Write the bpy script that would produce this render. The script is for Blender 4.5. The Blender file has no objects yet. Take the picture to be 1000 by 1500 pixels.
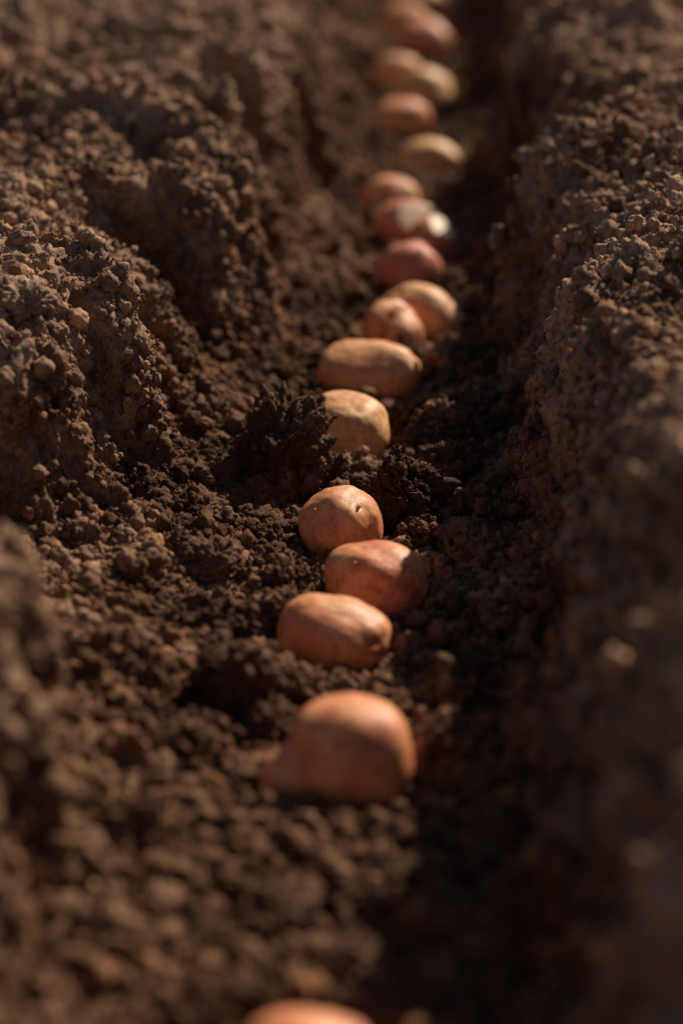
import bpy, math, random
import numpy as np
from mathutils import Vector, Euler
rng = np.random.default_rng(7); random.seed(7)
S = bpy.context.scene
S.view_settings.view_transform='Standard'
try: S.view_settings.look='None'
except Exception: pass
S.view_settings.exposure=0

# ---------------------------------------------------------------- noise
PERM = rng.permutation(256).astype(np.int32); PERM = np.concatenate([PERM,PERM,PERM])
G = rng.normal(size=(256,3)).astype(np.float32); G/=np.linalg.norm(G,axis=1)[:,None]
def pn(x,y,z):
    x=np.asarray(x,np.float32);y=np.asarray(y,np.float32);z=np.asarray(z,np.float32)
    x,y,z=np.broadcast_arrays(x,y,z)
    fx=np.floor(x);fy=np.floor(y);fz=np.floor(z)
    xi=fx.astype(np.int32)&255;yi=fy.astype(np.int32)&255;zi=fz.astype(np.int32)&255
    dx=x-fx;dy=y-fy;dz=z-fz
    u=dx*dx*dx*(dx*(dx*6-15)+10);v=dy*dy*dy*(dy*(dy*6-15)+10);w=dz*dz*dz*(dz*(dz*6-15)+10)
    out=0
    for i in (0,1):
        wu=u if i else 1-u
        for j in (0,1):
            wv=v if j else 1-v
            for k in (0,1):
                ww=w if k else 1-w
                h=PERM[PERM[PERM[(xi+i)&255]+((yi+j)&255)]+((zi+k)&255)]
                g=G[h]
                out=out+wu*wv*ww*(g[...,0]*(dx-i)+g[...,1]*(dy-j)+g[...,2]*(dz-k))
    return out*1.5
def worley(a,b,seed):
    fa=np.floor(a).astype(np.int64);fb=np.floor(b).astype(np.int64)
    best=np.full(a.shape,9.,np.float32);bid=np.zeros(a.shape,np.float32)
    for i in (-1,0,1):
        for j in (-1,0,1):
            ca=fa+i;cb=fb+j
            h=PERM[PERM[(ca+seed)&255]+(cb&255)]; h2=PERM[h+((seed*7)&255)]; h3=PERM[h2+11]
            px=ca+h/255.;py=cb+h2/255.
            d=np.sqrt((a-px)**2+(b-py)**2).astype(np.float32)
            m=d<best
            best=np.where(m,d,best);bid=np.where(m,h3/255.,bid)
    return best,bid
def sst(t):
    t=np.clip(t,0,1);return t*t*(3-2*t)

POT=[
 dict(p=(-.003,.925),d=(.034,.030,.028),rz=5,seed=1),
 dict(p=(.005,1.234),d=(.0362,.035,.036),rz=-4,seed=2,lobe=True,hi=True,ry=-4),
 dict(p=(-.013,1.412),d=(.0355,.027,.026),rz=-10,seed=3,hi=True,ry=6,eyes=[(.80,-.50,.30,.20,.9)]),
 dict(p=(.011,1.500),d=(.0345,.029,.028),rz=-6,seed=4,hi=True,ry=9,sprout=[(-.42,-.62,.66)],eyes=[(-.42,-.62,.66,.12,.6),(.55,-.4,.75,.1,.5),(.8,-.5,.1,.12,.5)]),
 dict(p=(-.018,1.600),d=(.0290,.028,.028),rz=4,seed=5,hi=True,eyes=[(-.62,-.5,.68,.11,.8),(.42,-.55,.72,.10,.8),(-.2,-.9,.1,.08,.5)],sprout=[(.42,-.55,.72),(-.62,-.5,.66)]),
 dict(p=(-.022,1.800),d=(.037,.031,.030),rz=-22,seed=6,hi=True,ry=14,tan=.6),
 dict(p=(-.009,1.955),d=(.0435,.031,.028),rz=-4,seed=7,hi=True,ry=4,tan=.3),
 dict(p=(.032,2.125),d=(.039,.028,.028),rz=-24,seed=8,hi=True,ry=12,tan=.6,eyes=[(-.5,-.5,.7,.14,.7)]),
 dict(p=(.008,2.075),d=(.030,.024,.027),rz=-35,seed=9,hi=True,ry=30,cleft=True,tan=.3),
 dict(p=(.020,2.270),d=(.030,.028,.030),rz=12,seed=10,red=.9,ry=-22,sprout=[(.5,-.5,.6)]),
 dict(p=(.018,2.450),d=(.038,.030,.027),rz=-12,seed=11,red=.4,cut=.70,ry=6),
 dict(p=(.040,2.400),d=(.024,.022,.024),rz=40,seed=21,red=.4,cut=.78,ry=-20),
 dict(p=(-.008,2.585),d=(.032,.028,.024),rz=-8,seed=12,red=.2,tan=.3),
 dict(p=(.032,2.770),d=(.037,.028,.024),rz=0,seed=13,tan=.8,ry=5),
 dict(p=(-.002,2.950),d=(.034,.031,.031),rz=-10,seed=14,tan=.2),
 dict(p=(.024,3.130),d=(.037,.032,.032),rz=-38,seed=15,tan=.9,ry=16),
 dict(p=(-.014,3.240),d=(.034,.032,.032),rz=25,seed=16,tan=.5),
 dict(p=(.017,3.500),d=(.040,.032,.033),rz=-26,seed=17,red=.2,ry=12),
 dict(p=(-.014,3.660),d=(.036,.032,.032),rz=14,seed=18,tan=.5),
 dict(p=(.010,3.860),d=(.038,.032,.032),rz=-10,seed=19,tan=.3),
 dict(p=(.000,4.100),d=(.038,.030,.028),rz=10,seed=20),
 dict(p=(.008,4.330),d=(.036,.030,.028),rz=-14,seed=22),
 dict(p=(-.006,4.560),d=(.038,.030,.028),rz=8,seed=23,tan=.3),
 dict(p=(-.004,.66),d=(.036,.030,.028),rz=-14,seed=24),
]
# ---------------------------------------------------------------- terrain
LY=[-50,.8 ,.95,1.12,1.20,1.28,1.40,1.51,1.55,1.67,1.74,1.80,1.94,1.98,2.12,2.20,2.24,2.40,2.46,2.50,2.7 ,2.85,2.90,3.1 ,3.6,60]
LB=[.10,.11,.115,.125,.14 ,.18 ,.21 ,.21 ,.145,.140,.115,.105,.11 ,.085,.075,.085,.075,.10 ,.10 ,.065,.060,.09 ,.07 ,.07 ,.08,.08]
LC=[.24,.23,.19 ,.185,.21 ,.33 ,.35 ,.35 ,.200,.195,.25 ,.26 ,.25 ,.150,.145,.20 ,.15 ,.22 ,.23 ,.150,.145,.22 ,.16 ,.175,.17,.17]
RY=[-50,.8 ,1.12,1.24,1.36,1.5 ,1.65,1.72,1.84,1.90,2.0 ,2.12,2.2,2.45,2.52,2.75,2.85,3.2,60]
RB=[.058,.058,.064,.076,.090,.10,.105,.085,.08,.09,.09,.095,.115,.11,.09,.095,.11,.10,.10]
RC=[.22,.22 ,.205,.180,.152,.150,.165,.195,.19,.145,.150,.165,.22,.22,.155,.165,.22,.20,.21]
def smi(y,ys,vs):
    a=0
    for o,w in ((-.012,.3),(0,.4),(.012,.3)): a=a+w*np.interp(y+o,ys,vs)
    return a
def H0(x,y):
    k=np.round(x/.82); xp=x-k*.82; o=k*17.3
    yy=y+0*x
    yw=yy+.025*pn(x*12,yy*8,4.+0*x)
    def but(f,s):   # rounded buttresses separated by sharp clefts
        return np.minimum(np.abs(pn(yw*f+o,s+0*x,x*2.5+o))*2.6,1.2)-.5
    B1=but(7,3.1);B2=but(17,9.7);C1=but(6,43.1);C2=but(15,59.7)
    lb=smi(yy,LY,LB)-.016*B1-.008*B2; lc=smi(yy,LY,LC)-.036*B1-.022*B2
    rb=smi(yy,RY,RB)-.010*C1-.007*C2; rc=smi(yy,RY,RC)-.034*C1-.022*C2
    a=np.abs(xp)
    b=np.where(xp<0,lb,rb); c=np.where(xp<0,lc,rc)
    c=np.maximum(c,b+.034)
    D=np.where(xp<0,.174,.195+.03*(1-sst((yy-1.0)/.4)))+.030*pn(x*3,yy*2.5,7.)+.022*pn(x*9,yy*8,2.)
    t=np.clip((a-b)/(c-b),0,1)
    s=.28*t**1.3+.72*sst((t-.30)/.70)
    z=D*s
    z=z+.018*np.clip(a/.11,0,1.3)**2*(1-s)
    pl=sst((a-c)/.10)
    z=z+pl*(.030*pn(x*6,yy*4,4.4)+.028*(np.abs(pn(x*12,yy*9,8.4))*2-.5)+.010-.03*sst((a-c)/.25))
    fade=1-sst((np.abs(x)-3.5)/3)
    z=z*fade+(1-fade)*.12
    return z
def grow(start,d0,f,dmax,end):
    out=[];v=start;d=d0
    while v<end:
        d=min(d*f,dmax if v-start<4.5 else 1e9); v+=d; out.append(v)
        if v-start>=4.5: d*=1.12
    return np.array(out)
ys=[.78]
while ys[-1]<4.8:
    y=ys[-1]
    if y<1.3: s=.0028-.0013*(y-.78)/.52
    elif y<2.25: s=.0015
    else: s=.0015+.005*(y-2.25)/2.5
    ys.append(y+s)
ys=np.array(ys)
far=grow(ys[-1],.006,1.04,.08,70); near=grow(0,.003,1.04,.05,60)
ys=np.concatenate([(.78-near)[::-1],ys,far])
xf=np.linspace(-.5,.5,600); NJ=840
out=grow(0,.0016,1.04,.03,60)
xr=.5+out; xl=(-.5-out)[::-1]
YY=ys[:,None]
HF=H0(xf[None,:]+0*YY,YY)
X=np.zeros((len(ys),NJ));Z=np.zeros_like(X)
for r in range(len(ys)):
    L=np.concatenate([[0],np.cumsum(np.hypot(np.diff(xf),np.diff(HF[r]))*(1.25-.6*np.clip((np.abs(xf[1:])-.25)/.2,0,1)))])
    t=np.linspace(0,L[-1],NJ)
    X[r]=np.interp(t,L,xf); Z[r]=np.interp(t,L,HF[r])
ZL=H0(xl[None,:]+0*YY,YY+0*xl);ZR=H0(xr[None,:]+0*YY,YY+0*xr)
X=np.concatenate([np.repeat(xl[None],len(ys),0),X,np.repeat(xr[None],len(ys),0)],1)
Z=np.concatenate([ZL,Z,ZR],1)
Y=np.repeat(YY,X.shape[1],1)
def normals(X,Y,Z):
    P=np.stack([X,Y,Z],-1)
    du=np.gradient(P,axis=1);dv=np.gradient(P,axis=0)
    n=np.cross(du,dv);n/=np.linalg.norm(n,axis=-1)[...,None]+1e-12
    return n
N=normals(X,Y,Z)
R_,C_=X.shape
dyv=np.gradient(ys)[:,None]+0*X; dxs=np.hypot(np.gradient(X,axis=1),np.gradient(Z,axis=1))
res=np.maximum(dyv,dxs)
wall=sst((1-N[...,2]-.12)/.35)
pm=np.zeros_like(X)
for q in POT:
    a,b,c=q['d'];e=np.hypot((X-q['p'][0])/(a*1.25),(Y-q['p'][1])/(b*1.3))
    pm=np.maximum(pm,1-sst((e-.7)/.5))
d=np.zeros_like(X)
wx=.02*pn(X*9,Y*9,Z*9+5)
for f,amp,off,bl in ((9,.007,0,.3),(19,.007,13,.6),(38,.0062,29,.8),(75,.0042,41,.8),(150,.0022,53,.6),(290,.0014,67,.4)):
    n=pn((X+wx)*f+off,Y*f+off,Z*f-off)
    b_=np.abs(n)*2.2-.55
    v=bl*b_+(1-bl)*n*1.3
    k=sst((1/f/res-1.5)/3)
    d+=amp*v*k*(1-.75*pm if f<60 else 1-.4*pm)*(1+.2*wall)
cl2=pn(Y*26,X*6,Z*6+18)
d+=wall*.010*(np.minimum(np.abs(cl2)*2.4,1)-.6)*sst((.04/res-1)/2)
Sx=np.cumsum(dxs,axis=1)
for cell,hh,sd in ((.040,.0130,17),(.024,.0085,3),(.011,.0036,5),(.0055,.0022,9)):
    wa=.30*pn(X/cell*1.3,Y/cell*1.3,Z/cell*1.3)
    F,I=worley(Sx/cell+wa,Y/cell-wa,sd)
    rad=.25+.30*I
    bump=np.sqrt(np.clip(1-(F/rad)**2,0,1))*rad*2
    msk=sst((pn(X*14+sd,Y*14,Z*14)+.15)/.4)*(I>(.3 if cell<.03 else .5))
    d+=hh*bump*msk*sst((cell/res-2)/2)*(1-.8*pm if cell>.01 else 1)*(1-.7*wall)
X2=X+N[...,0]*d;Y2=Y+N[...,1]*d;Z2=Z+N[...,2]*d
N2=normals(X2,Y2,Z2)
def mk_mesh(name,co,quads,smooth=True):
    me=bpy.data.meshes.new(name)
    co=np.asarray(co,np.float32);q=np.asarray(quads,np.int32);k=q.shape[1]
    me.vertices.add(len(co));me.vertices.foreach_set('co',co.ravel())
    me.loops.add(q.size);me.loops.foreach_set('vertex_index',q.ravel())
    me.polygons.add(len(q));me.polygons.foreach_set('loop_start',np.arange(0,q.size,k,dtype=np.int32))
    me.polygons.foreach_set('loop_total',np.full(len(q),k,np.int32))
    me.update(calc_edges=True)
    me.polygons.foreach_set('use_smooth',np.full(len(q),smooth))
    return me
def link(name,me,mat=None):
    o=bpy.data.objects.new(name,me);S.collection.objects.link(o)
    if mat: me.materials.append(mat)
    return o
idx=np.arange(R_*C_).reshape(R_,C_)
quads=np.stack([idx[:-1,:-1],idx[:-1,1:],idx[1:,1:],idx[1:,:-1]],-1).reshape(-1,4)

# ---------------------------------------------------------------- materials
def nodes(m):
    m.use_nodes=True;nt=m.node_tree
    return nt,nt.nodes,nt.links,nt.nodes['Principled BSDF']
def ramp(nd,stops):
    r=nd.new('ShaderNodeValToRGB');e=r.color_ramp.elements
    while len(e)<len(stops): e.new(.5)
    for i,(p,c) in enumerate(stops):
        e[i].position=p;e[i].color=(*c,1) if len(c)==3 else c
    return r
def soil_mat(name,crumb=False,dark=1.):
    m=bpy.data.materials.new(name)
    nt,nd,lk,b=nodes(m)
    geo=nd.new('ShaderNodeNewGeometry')
    def noise(sc,det,ro=.6):
        n=nd.new('ShaderNodeTexNoise');n.inputs['Scale'].default_value=sc;n.inputs['Detail'].default_value=det
        n.inputs['Roughness'].default_value=ro;lk.new(geo.outputs['Position'],n.inputs['Vector']);return n
    n1=noise(9,3,.7);n2=noise(240,3,.75)
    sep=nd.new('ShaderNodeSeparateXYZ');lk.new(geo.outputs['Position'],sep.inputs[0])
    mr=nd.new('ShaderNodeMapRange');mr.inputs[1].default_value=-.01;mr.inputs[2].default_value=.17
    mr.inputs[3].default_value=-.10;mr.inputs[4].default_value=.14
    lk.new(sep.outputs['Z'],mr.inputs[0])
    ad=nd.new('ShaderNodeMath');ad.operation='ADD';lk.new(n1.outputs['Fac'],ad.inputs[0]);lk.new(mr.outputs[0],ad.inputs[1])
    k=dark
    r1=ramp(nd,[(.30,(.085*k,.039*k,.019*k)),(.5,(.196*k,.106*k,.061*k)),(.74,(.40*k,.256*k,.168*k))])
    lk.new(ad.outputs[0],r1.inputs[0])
    r2=ramp(nd,[(.25,(.38,.35,.33)),(.5,(.95,.94,.92)),(.75,(1.65,1.6,1.55))])
    lk.new(n2.outputs['Fac'],r2.inputs[0])
    mx=nd.new('ShaderNodeMix');mx.data_type='RGBA';mx.blend_type='MULTIPLY';mx.inputs[0].default_value=1
    lk.new(r1.outputs[0],mx.inputs[6]);lk.new(r2.outputs[0],mx.inputs[7])
    last=mx.outputs[2]
    if crumb:
        oi=nd.new('ShaderNodeObjectInfo')
        r3=ramp(nd,[(0,(.45,.40,.37)),(.5,(.95,.93,.9)),(.92,(1.3,1.27,1.25)),(1,(2.0,1.85,1.6))])
        lk.new(oi.outputs['Random'],r3.inputs[0])
        m2=nd.new('ShaderNodeMix');m2.data_type='RGBA';m2.blend_type='MULTIPLY';m2.inputs[0].default_value=1
        lk.new(last,m2.inputs[6]);lk.new(r3.outputs[0],m2.inputs[7]);last=m2.outputs[2]
    lk.new(last,b.inputs['Base Color'])
    b.inputs['Roughness'].default_value=.85;b.inputs['Specular IOR Level'].default_value=.15
    bp=nd.new('ShaderNodeBump');bp.inputs['Strength'].default_value=1.;bp.inputs['Distance'].default_value=.0022
    lk.new(n2.outputs['Fac'],bp.inputs['Height'])
    lk.new(bp.outputs[0],b.inputs['Normal'])
    return m
soil=soil_mat('soil');crumbm=soil_mat('soil_crumb',True);moist_shaded=soil_mat('moist_shaded_soil',False,.6)  # main clods: damp soil, with their shadow side also darkened into the colour
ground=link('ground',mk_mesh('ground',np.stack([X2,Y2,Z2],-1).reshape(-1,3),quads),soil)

def potato_mat():
    m=bpy.data.materials.new('potato_skin');nt,nd,lk,b=nodes(m)
    tc=nd.new('ShaderNodeTexCoord');oi=nd.new('ShaderNodeObjectInfo')
    off=nd.new('ShaderNodeVectorMath');off.operation='MULTIPLY_ADD'
    cb=nd.new('ShaderNodeCombineXYZ')
    for i in range(3): lk.new(oi.outputs['Random'],cb.inputs[i])
    lk.new(cb.outputs[0],off.inputs[0]);off.inputs[1].default_value=(7,3,5);lk.new(tc.outputs['Object'],off.inputs[2])
    def noise(sc,det,ro=.6):
        n=nd.new('ShaderNodeTexNoise');n.inputs['Scale'].default_value=sc;n.inputs['Detail'].default_value=det
        n.inputs['Roughness'].default_value=ro;lk.new(off.outputs[0],n.inputs['Vector']);return n
    def att(n):
        a=nd.new('ShaderNodeAttribute');a.attribute_name=n;return a.outputs['Fac']
    def mix(f,a,c,bt='MIX'):
        x=nd.new('ShaderNodeMix');x.data_type='RGBA';x.blend_type=bt
        if isinstance(f,float): x.inputs[0].default_value=f
        else: lk.new(f,x.inputs[0])
        lk.new(a,x.inputs[6])
        if isinstance(c,tuple): x.inputs[7].default_value=(*c,1)
        else: lk.new(c,x.inputs[7])
        return x.outputs[2]
    n1=noise(42,6,.7);n2=noise(230,5,.75);n3=noise(900,3)
    r=ramp(nd,[(.34,(.64,.175,.090)),(.5,(.82,.32,.135)),(.66,(.88,.49,.24))])
    lk.new(n1.outputs['Fac'],r.inputs[0])
    c=mix(att('tan'),r.outputs[0],(.86,.54,.23))
    c=mix(att('red'),c,(.66,.21,.14))
    r2=ramp(nd,[(.32,(.68,.57,.50)),(.52,(1,1,1)),(.75,(1.1,1.08,1.06))]);lk.new(n2.outputs['Fac'],r2.inputs[0])
    c=mix(1.,c,r2.outputs[0],'MULTIPLY')
    v=nd.new('ShaderNodeTexVoronoi');v.inputs['Scale'].default_value=170;lk.new(off.outputs[0],v.inputs['Vector'])
    rv=ramp(nd,[(.06,(1,1,1)),(.21,(0,0,0))]);lk.new(v.outputs['Distance'],rv.inputs[0])
    mm=nd.new('ShaderNodeMath');mm.operation='MULTIPLY';lk.new(rv.outputs[0],mm.inputs[0]);mm.inputs[1].default_value=.65
    c=mix(mm.outputs[0],c,(.32,.12,.06))
    c=mix(att('eye'),c,(.40,.05,.06))
    c=mix(att('pale'),c,(.76,.58,.36))
    nz=noise(85,6,.75)
    dd=nd.new('ShaderNodeMath');dd.operation='ADD';lk.new(nz.outputs['Fac'],dd.inputs[0]);lk.new(att('dirt'),dd.inputs[1])
    rd=ramp(nd,[(.60,(0,0,0)),(.76,(.85,.85,.85))]);lk.new(dd.outputs[0],rd.inputs[0])
    c=mix(rd.outputs[0],c,(.24,.12,.065))
    lk.new(c,b.inputs['Base Color'])
    ra=nd.new('ShaderNodeMapRange');lk.new(rd.outputs[0],ra.inputs[0]);ra.inputs[3].default_value=.48;ra.inputs[4].default_value=.9
    lk.new(ra.outputs[0],b.inputs['Roughness'])
    b.inputs['Specular IOR Level'].default_value=.5
    bp=nd.new('ShaderNodeBump');bp.inputs['Strength'].default_value=.6;bp.inputs['Distance'].default_value=.0006
    lk.new(n2.outputs['Fac'],bp.inputs['Height']);
    b2=nd.new('ShaderNodeBump');b2.inputs['Strength'].default_value=.4;b2.inputs['Distance'].default_value=.0003
    lk.new(n3.outputs['Fac'],b2.inputs['Height']);lk.new(bp.outputs[0],b2.inputs['Normal']);lk.new(b2.outputs[0],b.inputs['Normal'])
    return m
pmat=potato_mat()
import bmesh
def ico(n):
    bm=bmesh.new();bmesh.ops.create_icosphere(bm,subdivisions=n,radius=1)
    co=np.array([v.co[:] for v in bm.verts]);f=np.array([[v.index for v in t.verts] for t in bm.faces]);bm.free()
    return co,f
ICO={n:ico(n) for n in (3,4,5,6)}
def ground_z(x,y,r):
    m=(np.abs(X2-x)<r)&(np.abs(Y2-y)<r);return float(np.median(Z2[m]))
def make_potato(q):
    co,f=ICO[6 if q.get('hi') else 5];u=co.copy();sd=q['seed']*3.7
    a,b,c=q['d']
    rr=1+.12*pn(u[:,0]*1.0+sd,u[:,1]*1.0,u[:,2]*1.0)+.045*pn(u[:,0]*2.1,u[:,1]*2.1+sd,u[:,2]*2.1)+.009*pn(u[:,0]*6,u[:,1]*6,u[:,2]*6+sd)
    uu=np.sign(u)*np.abs(u)**.92
    rg=np.random.default_rng(q['seed'])
    eye=np.zeros(len(u));pale=np.zeros(len(u))
    eyes=list(q.get('eyes',[]))
    for _ in range(4):
        v=rg.normal(size=3);v/=np.linalg.norm(v);v[1]=-abs(v[1]);eyes.append((*v,.09+.04*rg.random(),.3+.4*rg.random()))
    for ex,ey,ez,w,s in eyes:
        e=np.array([ex,ey,ez]);e/=np.linalg.norm(e)
        dl=u-e; dd=np.sqrt(dl[:,0]**2+dl[:,1]**2+(dl[:,2]*1.5)**2)
        rr-=.045*s*np.exp(-(dd/w)**2)*(w/.12)
        rr+=.018*s*np.exp(-((np.linalg.norm(u-e-np.array([0,0,.14]),axis=1))/(w*1.2))**2)
        eye=np.maximum(eye,.85*s*np.exp(-(dd/(w*.75))**2))
    if q.get('cleft'):
        g=u[:,0]*.8+u[:,2]*.25-.05
        rr-=.34*np.exp(-(g/.16)**2)*np.clip(-u[:,1]+.6,0,1);eye=np.maximum(eye,.4*np.exp(-(g/.1)**2))
    P=uu*rr[:,None]
    if q.get('cut'):
        h0=q['cut']
        nrm=np.array([.45,-.55,.62]);nrm/=np.linalg.norm(nrm);h=P@nrm;k=h>h0
        pale=sst((h-h0+.01)/.05);P=P-np.where(k,h-h0,0)[:,None]*nrm*.9
    P=P*np.array([a,b,c])
    if q.get('lobe'):
        cc2=np.array([-.0345,-.015,-.0055]);R2=.0185
        r1=np.linalg.norm(P,axis=1);dirp=P/r1[:,None]
        dt=dirp@cc2;ds=dt**2-cc2@cc2+R2**2
        t2=np.where((ds>0)&(dt>0),dt+np.sqrt(np.maximum(ds,0)),0)
        r1=(r1**26+t2**26)**(1/26)
        P=dirp*r1[:,None]
        e=np.concatenate([f[:,[0,1]],f[:,[1,2]],f[:,[2,0]]])
        deg=np.bincount(e.ravel(),minlength=len(P)).astype(float)
        for _ in range(26):
            acc=np.zeros_like(P)
            for j in range(3):
                acc[:,j]=np.bincount(e[:,0],weights=P[e[:,1],j],minlength=len(P))+np.bincount(e[:,1],weights=P[e[:,0],j],minlength=len(P))
            P=P*.4+.6*acc/deg[:,None]
    E=np.array(Euler((0,math.radians(q.get('ry',0)),math.radians(q.get('rz',0)))).to_matrix())
    W=P@E.T
    verts=[W];faces=[f];n0=len(W)
    at={'eye':[eye],'pale':[pale]}
    for sx in q.get('sprout',[]):
        s=np.array(sx);s/=np.linalg.norm(s);i=int(np.argmax(u@s));base=W[i];nn=base/np.linalg.norm(base)
        cs,fs=ICO[3];dirn=nn+np.array([.1,-.2,.3]);dirn/=np.linalg.norm(dirn)
        al=cs@dirn
        T=cs*.0014+np.outer(al,dirn)*.0013; T*= (1+.15*pn(cs[:,0]*3,cs[:,1]*3,cs[:,2]*3+sd))[:,None]
        verts.append(T+base+nn*.0004);faces.append(fs+n0);n0+=len(cs)
        at['eye'].append(np.clip(.15+.2*(1-al),0,.5));at['pale'].append(np.full(len(cs),.35))
    co=np.concatenate(verts);ff=np.concatenate(faces)
    me=mk_mesh('potato',co,ff)
    o=link('potato',me,pmat)
    x,y=q['p'];gz=ground_z(x,y,max(a,b)*.8)
    o.location=(x,y,gz+c*.60)
    at={k:np.concatenate(v) for k,v in at.items()}
    at['tan']=np.full(len(co),q.get('tan',0.)*.8);at['red']=np.full(len(co),q.get('red',0.)*.8)
    at['dirt']=.28*np.clip(-(co[:,2]/c)-.0,0,1)+.01
    for k,v in at.items():
        A=me.attributes.new(k,'FLOAT','POINT');A.data.foreach_set('value',v.astype(np.float32))
    q['z']=o.location.z
for q in POT: make_potato(q)

# ---------------------------------------------------------------- large clods
CL=[(-.063,1.720,.033,.042),(-.038,1.705,.019,.022),(.026,1.655,.026,.028),(.040,1.61,.013,.011),(-.050,1.50,.012,.010),(.055,1.80,.022,.018),(.035,1.85,.016,.012),
 (.065,1.74,.021,.017),(.022,2.02,.016,.016),(-.070,1.33,.024,.018),(-.045,1.30,.014,.011),(-.09,1.25,.018,.012),(.045,1.10,.020,.012),(-.03,1.08,.022,.014),
 (-.06,1.05,.017,.013),(-.085,1.42,.018,.012),(.08,1.88,.018,.014),(-.055,1.88,.013,.009),(.03,1.72,.012,.009),(-.10,1.14,.017,.013),(.015,1.04,.018,.011),(-.12,1.52,.014,.011),(.06,2.25,.018,.012),
 (.0,1.14,.014,.009),(.06,1.26,.014,.011),(-.045,.98,.02,.016),(.05,.98,.022,.014),(.07,2.0,.014,.01)]
NB=len(CL)
for _ in range(340):
    yy=rng.uniform(.85,3.4);xx=rng.uniform(-.1,.09) if rng.random()<.5 else rng.uniform(-.13-.1*yy,.13+.1*yy);r=min(.0045*(1-rng.random())**(-1/1.6),.018)
    CL.append((xx,yy,r,r*.75))
cv=[[],[]];cf=[[],[]];cn=[0,0];clp=[];clo=[]
for i,(x,y,r,h) in enumerate(CL):
    if i>=NB and any(abs(x-q['p'][0])<q['d'][0]+r*.75 and abs(y-q['p'][1])<q['d'][1]+r*.6 for q in POT): continue
    g=0 if i<NB else 1
    co_,f_=ICO[6] if i<9 else (ICO[5] if (i<NB or r>.012) else ICO[4])
    o=i*5.3
    rr=1+.45*pn(co_[:,0]*1.3+o,co_[:,1]*1.3,co_[:,2]*1.3)+.26*(np.abs(pn(co_[:,0]*3+o,co_[:,1]*3,co_[:,2]*3))*2-.3)+.16*(np.abs(pn(co_[:,0]*7+o,co_[:,1]*7,co_[:,2]*7))*2-.3)+.10*pn(co_[:,0]*15+o,co_[:,1]*15,co_[:,2]*15)
    if i<9: rr+=.05*pn(co_[:,0]*30+o,co_[:,1]*30,co_[:,2]*30)
    P=co_*rr[:,None]*np.array([r,r*.9,h])+np.array([x,y,ground_z(x,y,.01)+h*.45])
    cv[g].append(P);cf[g].append(f_+cn[g]);cn[g]+=len(P)
    k=co_[:,2]>-.1
    if i<NB or rng.random()<.5:
        clp.append(P[k][::(8 if i<9 else 2)]);clo.append(co_[k][::(8 if i<9 else 2)])
link('soil_clods',mk_mesh('soil_clods',np.concatenate(cv[0]),np.concatenate(cf[0])),moist_shaded)
link('soil_lumps',mk_mesh('soil_lumps',np.concatenate(cv[1]),np.concatenate(cf[1])),soil)

# ---------------------------------------------------------------- crumbs: instanced
col=bpy.data.collections.new('crumb_shapes')
for i in range(7):
    co_,f_=ICO[3];o=i*9.1+2
    rr=1+.5*pn(co_[:,0]*1.2+o,co_[:,1]*1.2,co_[:,2]*1.2)+.34*pn(co_[:,0]*2.6+o,co_[:,1]*2.6,co_[:,2]*2.6)+.20*pn(co_[:,0]*6+o,co_[:,1]*6,co_[:,2]*6)
    P=co_*rr[:,None]*np.array([1,.85,.7+.04*i])
    me=mk_mesh('crumb_shape',P,f_);me.materials.append(crumbm)
    col.objects.link(bpy.data.objects.new('crumb_shape',me))
def scatter(name,pts,scl):
    n=len(pts)
    me=bpy.data.meshes.new(name);me.vertices.add(n);me.vertices.foreach_set('co',pts.astype(np.float32).ravel())
    A=me.attributes.new('scl','FLOAT','POINT');A.data.foreach_set('value',scl.astype(np.float32))
    A=me.attributes.new('rot','FLOAT_VECTOR','POINT');A.data.foreach_set('vector',rng.uniform(0,6.28,(n,3)).astype(np.float32).ravel())
    A=me.attributes.new('vid','INT','POINT');A.data.foreach_set('value',rng.integers(0,7,n).astype(np.int32))
    me.update()
    o=link(name,me)
    g=bpy.data.node_groups.new(name,'GeometryNodeTree')
    g.interface.new_socket('Geometry',in_out='INPUT',socket_type='NodeSocketGeometry')
    g.interface.new_socket('Geometry',in_out='OUTPUT',socket_type='NodeSocketGeometry')
    gi=g.nodes.new('NodeGroupInput');go=g.nodes.new('NodeGroupOutput')
    ip=g.nodes.new('GeometryNodeInstanceOnPoints');ci=g.nodes.new('GeometryNodeCollectionInfo')
    ci.inputs['Collection'].default_value=col;ci.inputs['Separate Children'].default_value=True;ci.inputs['Reset Children'].default_value=True
    ip.inputs['Pick Instance'].default_value=True
    def na(nm,ty):
        k=g.nodes.new('GeometryNodeInputNamedAttribute');k.data_type=ty;k.inputs['Name'].default_value=nm
        return [s for s in k.outputs if s.enabled and s.name=='Attribute'][0]
    g.links.new(gi.outputs[0],ip.inputs['Points']);g.links.new(ci.outputs[0],ip.inputs['Instance'])
    g.links.new(na('vid','INT'),ip.inputs['Instance Index']);g.links.new(na('rot','FLOAT_VECTOR'),ip.inputs['Rotation'])
    g.links.new(na('scl','FLOAT'),ip.inputs['Scale']);g.links.new(ip.outputs[0],go.inputs[0])
    md=o.modifiers.new('scatter','NODES');md.node_group=g
    return o
area=dyv*dxs
inb=(Y>.8)&(Y<4.6)&(np.abs(X)<.13+.115*Y)
clump=sst((pn(X*16,Y*16,Z*16+3)+.35)/.6)*.85+.15
dens=np.where((Y>1.25)&(Y<2.3),1.,np.where(Y<1.25,.30,.16))
w=(area*inb*dens*clump*(1-.5*wall)*(1+.5*(Z<.05))).ravel();w/=w.sum()
NP=210000
pick=rng.choice(w.size,NP,p=w)
Pp=np.stack([X2.ravel()[pick],Y2.ravel()[pick],Z2.ravel()[pick]],-1);Nn=N2.reshape(-1,3)[pick]
foc=(Pp[:,1]>1.25)&(Pp[:,1]<2.3)
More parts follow.
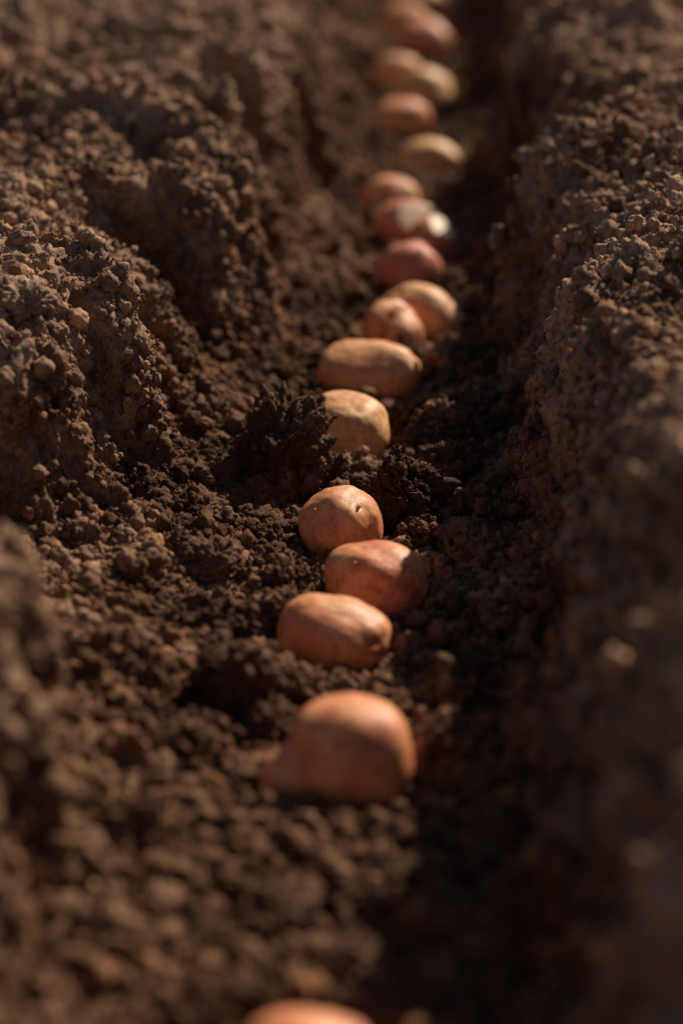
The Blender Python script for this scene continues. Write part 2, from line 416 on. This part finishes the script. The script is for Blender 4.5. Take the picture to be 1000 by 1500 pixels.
rmin=np.where(foc,.0008,.0017)
r=np.minimum(rmin*(1-rng.random(NP))**(-1/2.05),.008)
Pp=Pp+Nn*(r*.35)[:,None]+rng.normal(0,.0006,(NP,3))
ok=np.ones(NP,bool)
for q in POT:
    a,b,c=q['d'];dx=Pp[:,0]-q['p'][0];dy=Pp[:,1]-q['p'][1];dz=Pp[:,2]-q['z']
    m=(dx/(a+r*.6))**2+(dy/(b+r*.6))**2+(dz/(c+r))**2<1
    ok&=~m
Pp=Pp[ok];r=r[ok]
cp=np.concatenate(clp);cn_=np.concatenate(clo);k=rng.choice(len(cp),16000);
rc=np.minimum(.0008*(1-rng.random(16000))**(-1/2.3),.004)
Pp=np.concatenate([Pp,cp[k]+cn_[k]*(rc*.3)[:,None]]);r=np.concatenate([r,rc])
scatter('soil_crumbs',Pp,r)

# ---------------------------------------------------------------- root fibres
fm=bpy.data.materials.new('root_fibre');nt,nd,lk,b=nodes(fm)
oi=nd.new('ShaderNodeNewGeometry');rf=ramp(nd,[(0,(.10,.05,.025)),(.7,(.28,.15,.07)),(1,(.48,.32,.16))]);lk.new(oi.outputs['Random Per Island'],rf.inputs[0]);lk.new(rf.outputs[0],b.inputs['Base Color']);b.inputs['Roughness'].default_value=.7
fv=[];ff=[];n0=0
def fibre(p,L,rad):
    global n0
    a=rng.uniform(0,6.28);el=rng.normal(.1,.35);dr=np.array([math.cos(a)*math.cos(el),math.sin(a)*math.cos(el),math.sin(el)])
    pos=np.array(p,float);K=8
    for i in range(K):
        t=np.cross(dr,[0,0,1.]);t/=np.linalg.norm(t)+1e-9;s=np.cross(t,dr)
        rr=rad*(1-.5*i/(K-1))
        for k in range(4):
            an=k*math.pi/2;fv.append(pos+rr*(math.cos(an)*t+math.sin(an)*s))
        if i:
            for k in range(4): ff.append((n0+(i-1)*4+k,n0+(i-1)*4+(k+1)%4,n0+i*4+(k+1)%4,n0+i*4+k))
        pos=pos+dr*L/K;dr=dr+rng.normal(0,.25,3);dr/=np.linalg.norm(dr)
    n0+=K*4
sel=rng.choice(w.size,420,p=w)
for i in sel: fibre((X2.flat[i],Y2.flat[i],Z2.flat[i]+.0015),rng.uniform(.006,.022),rng.uniform(.00015,.0004))
for j,n in ((0,60),(1,30),(2,35),(7,15)):
    for i in rng.choice(len(clp[j]),n): fibre(clp[j][i],rng.uniform(.005,.016),rng.uniform(.00015,.0003))
link('root_fibres',mk_mesh('root_fibres',np.array(fv),np.array(ff)),fm)

# ---------------------------------------------------------------- light
sd=Vector((.43,.58,.62)).normalized()
L=bpy.data.lights.new('sun','SUN');L.energy=5;L.angle=math.radians(.5);L.color=(1,.86,.70)
so=bpy.data.objects.new('sun',L);S.collection.objects.link(so);so.rotation_euler=sd.to_track_quat('Z','Y').to_euler();so.location=sd*5
W=bpy.data.worlds.new('World');S.world=W;W.use_nodes=True;nt=W.node_tree
sk=nt.nodes.new('ShaderNodeTexSky');sk.sky_type='NISHITA';sk.sun_disc=False
sk.sun_elevation=math.asin(sd.z);sk.sun_rotation=math.atan2(sd.x,sd.y)
nt.links.new(sk.outputs[0],nt.nodes['Background'].inputs[0]);nt.nodes['Background'].inputs[1].default_value=.05
# ---------------------------------------------------------------- camera
cd=bpy.data.cameras.new('camera');cam=bpy.data.objects.new('camera',cd);S.collection.objects.link(cam);S.camera=cam
cam.location=(.055,0,.65);cam.rotation_euler=(math.radians(90-21.2),0,math.radians(2.56))
cd.sensor_fit='VERTICAL';cd.sensor_height=36;cd.sensor_width=24;cd.lens=85;cd.clip_start=.02;cd.clip_end=300
cd.dof.use_dof=True;cd.dof.focus_distance=1.74;cd.dof.aperture_fstop=2.8
print('verts',R_*C_,'crumbs',len(r))
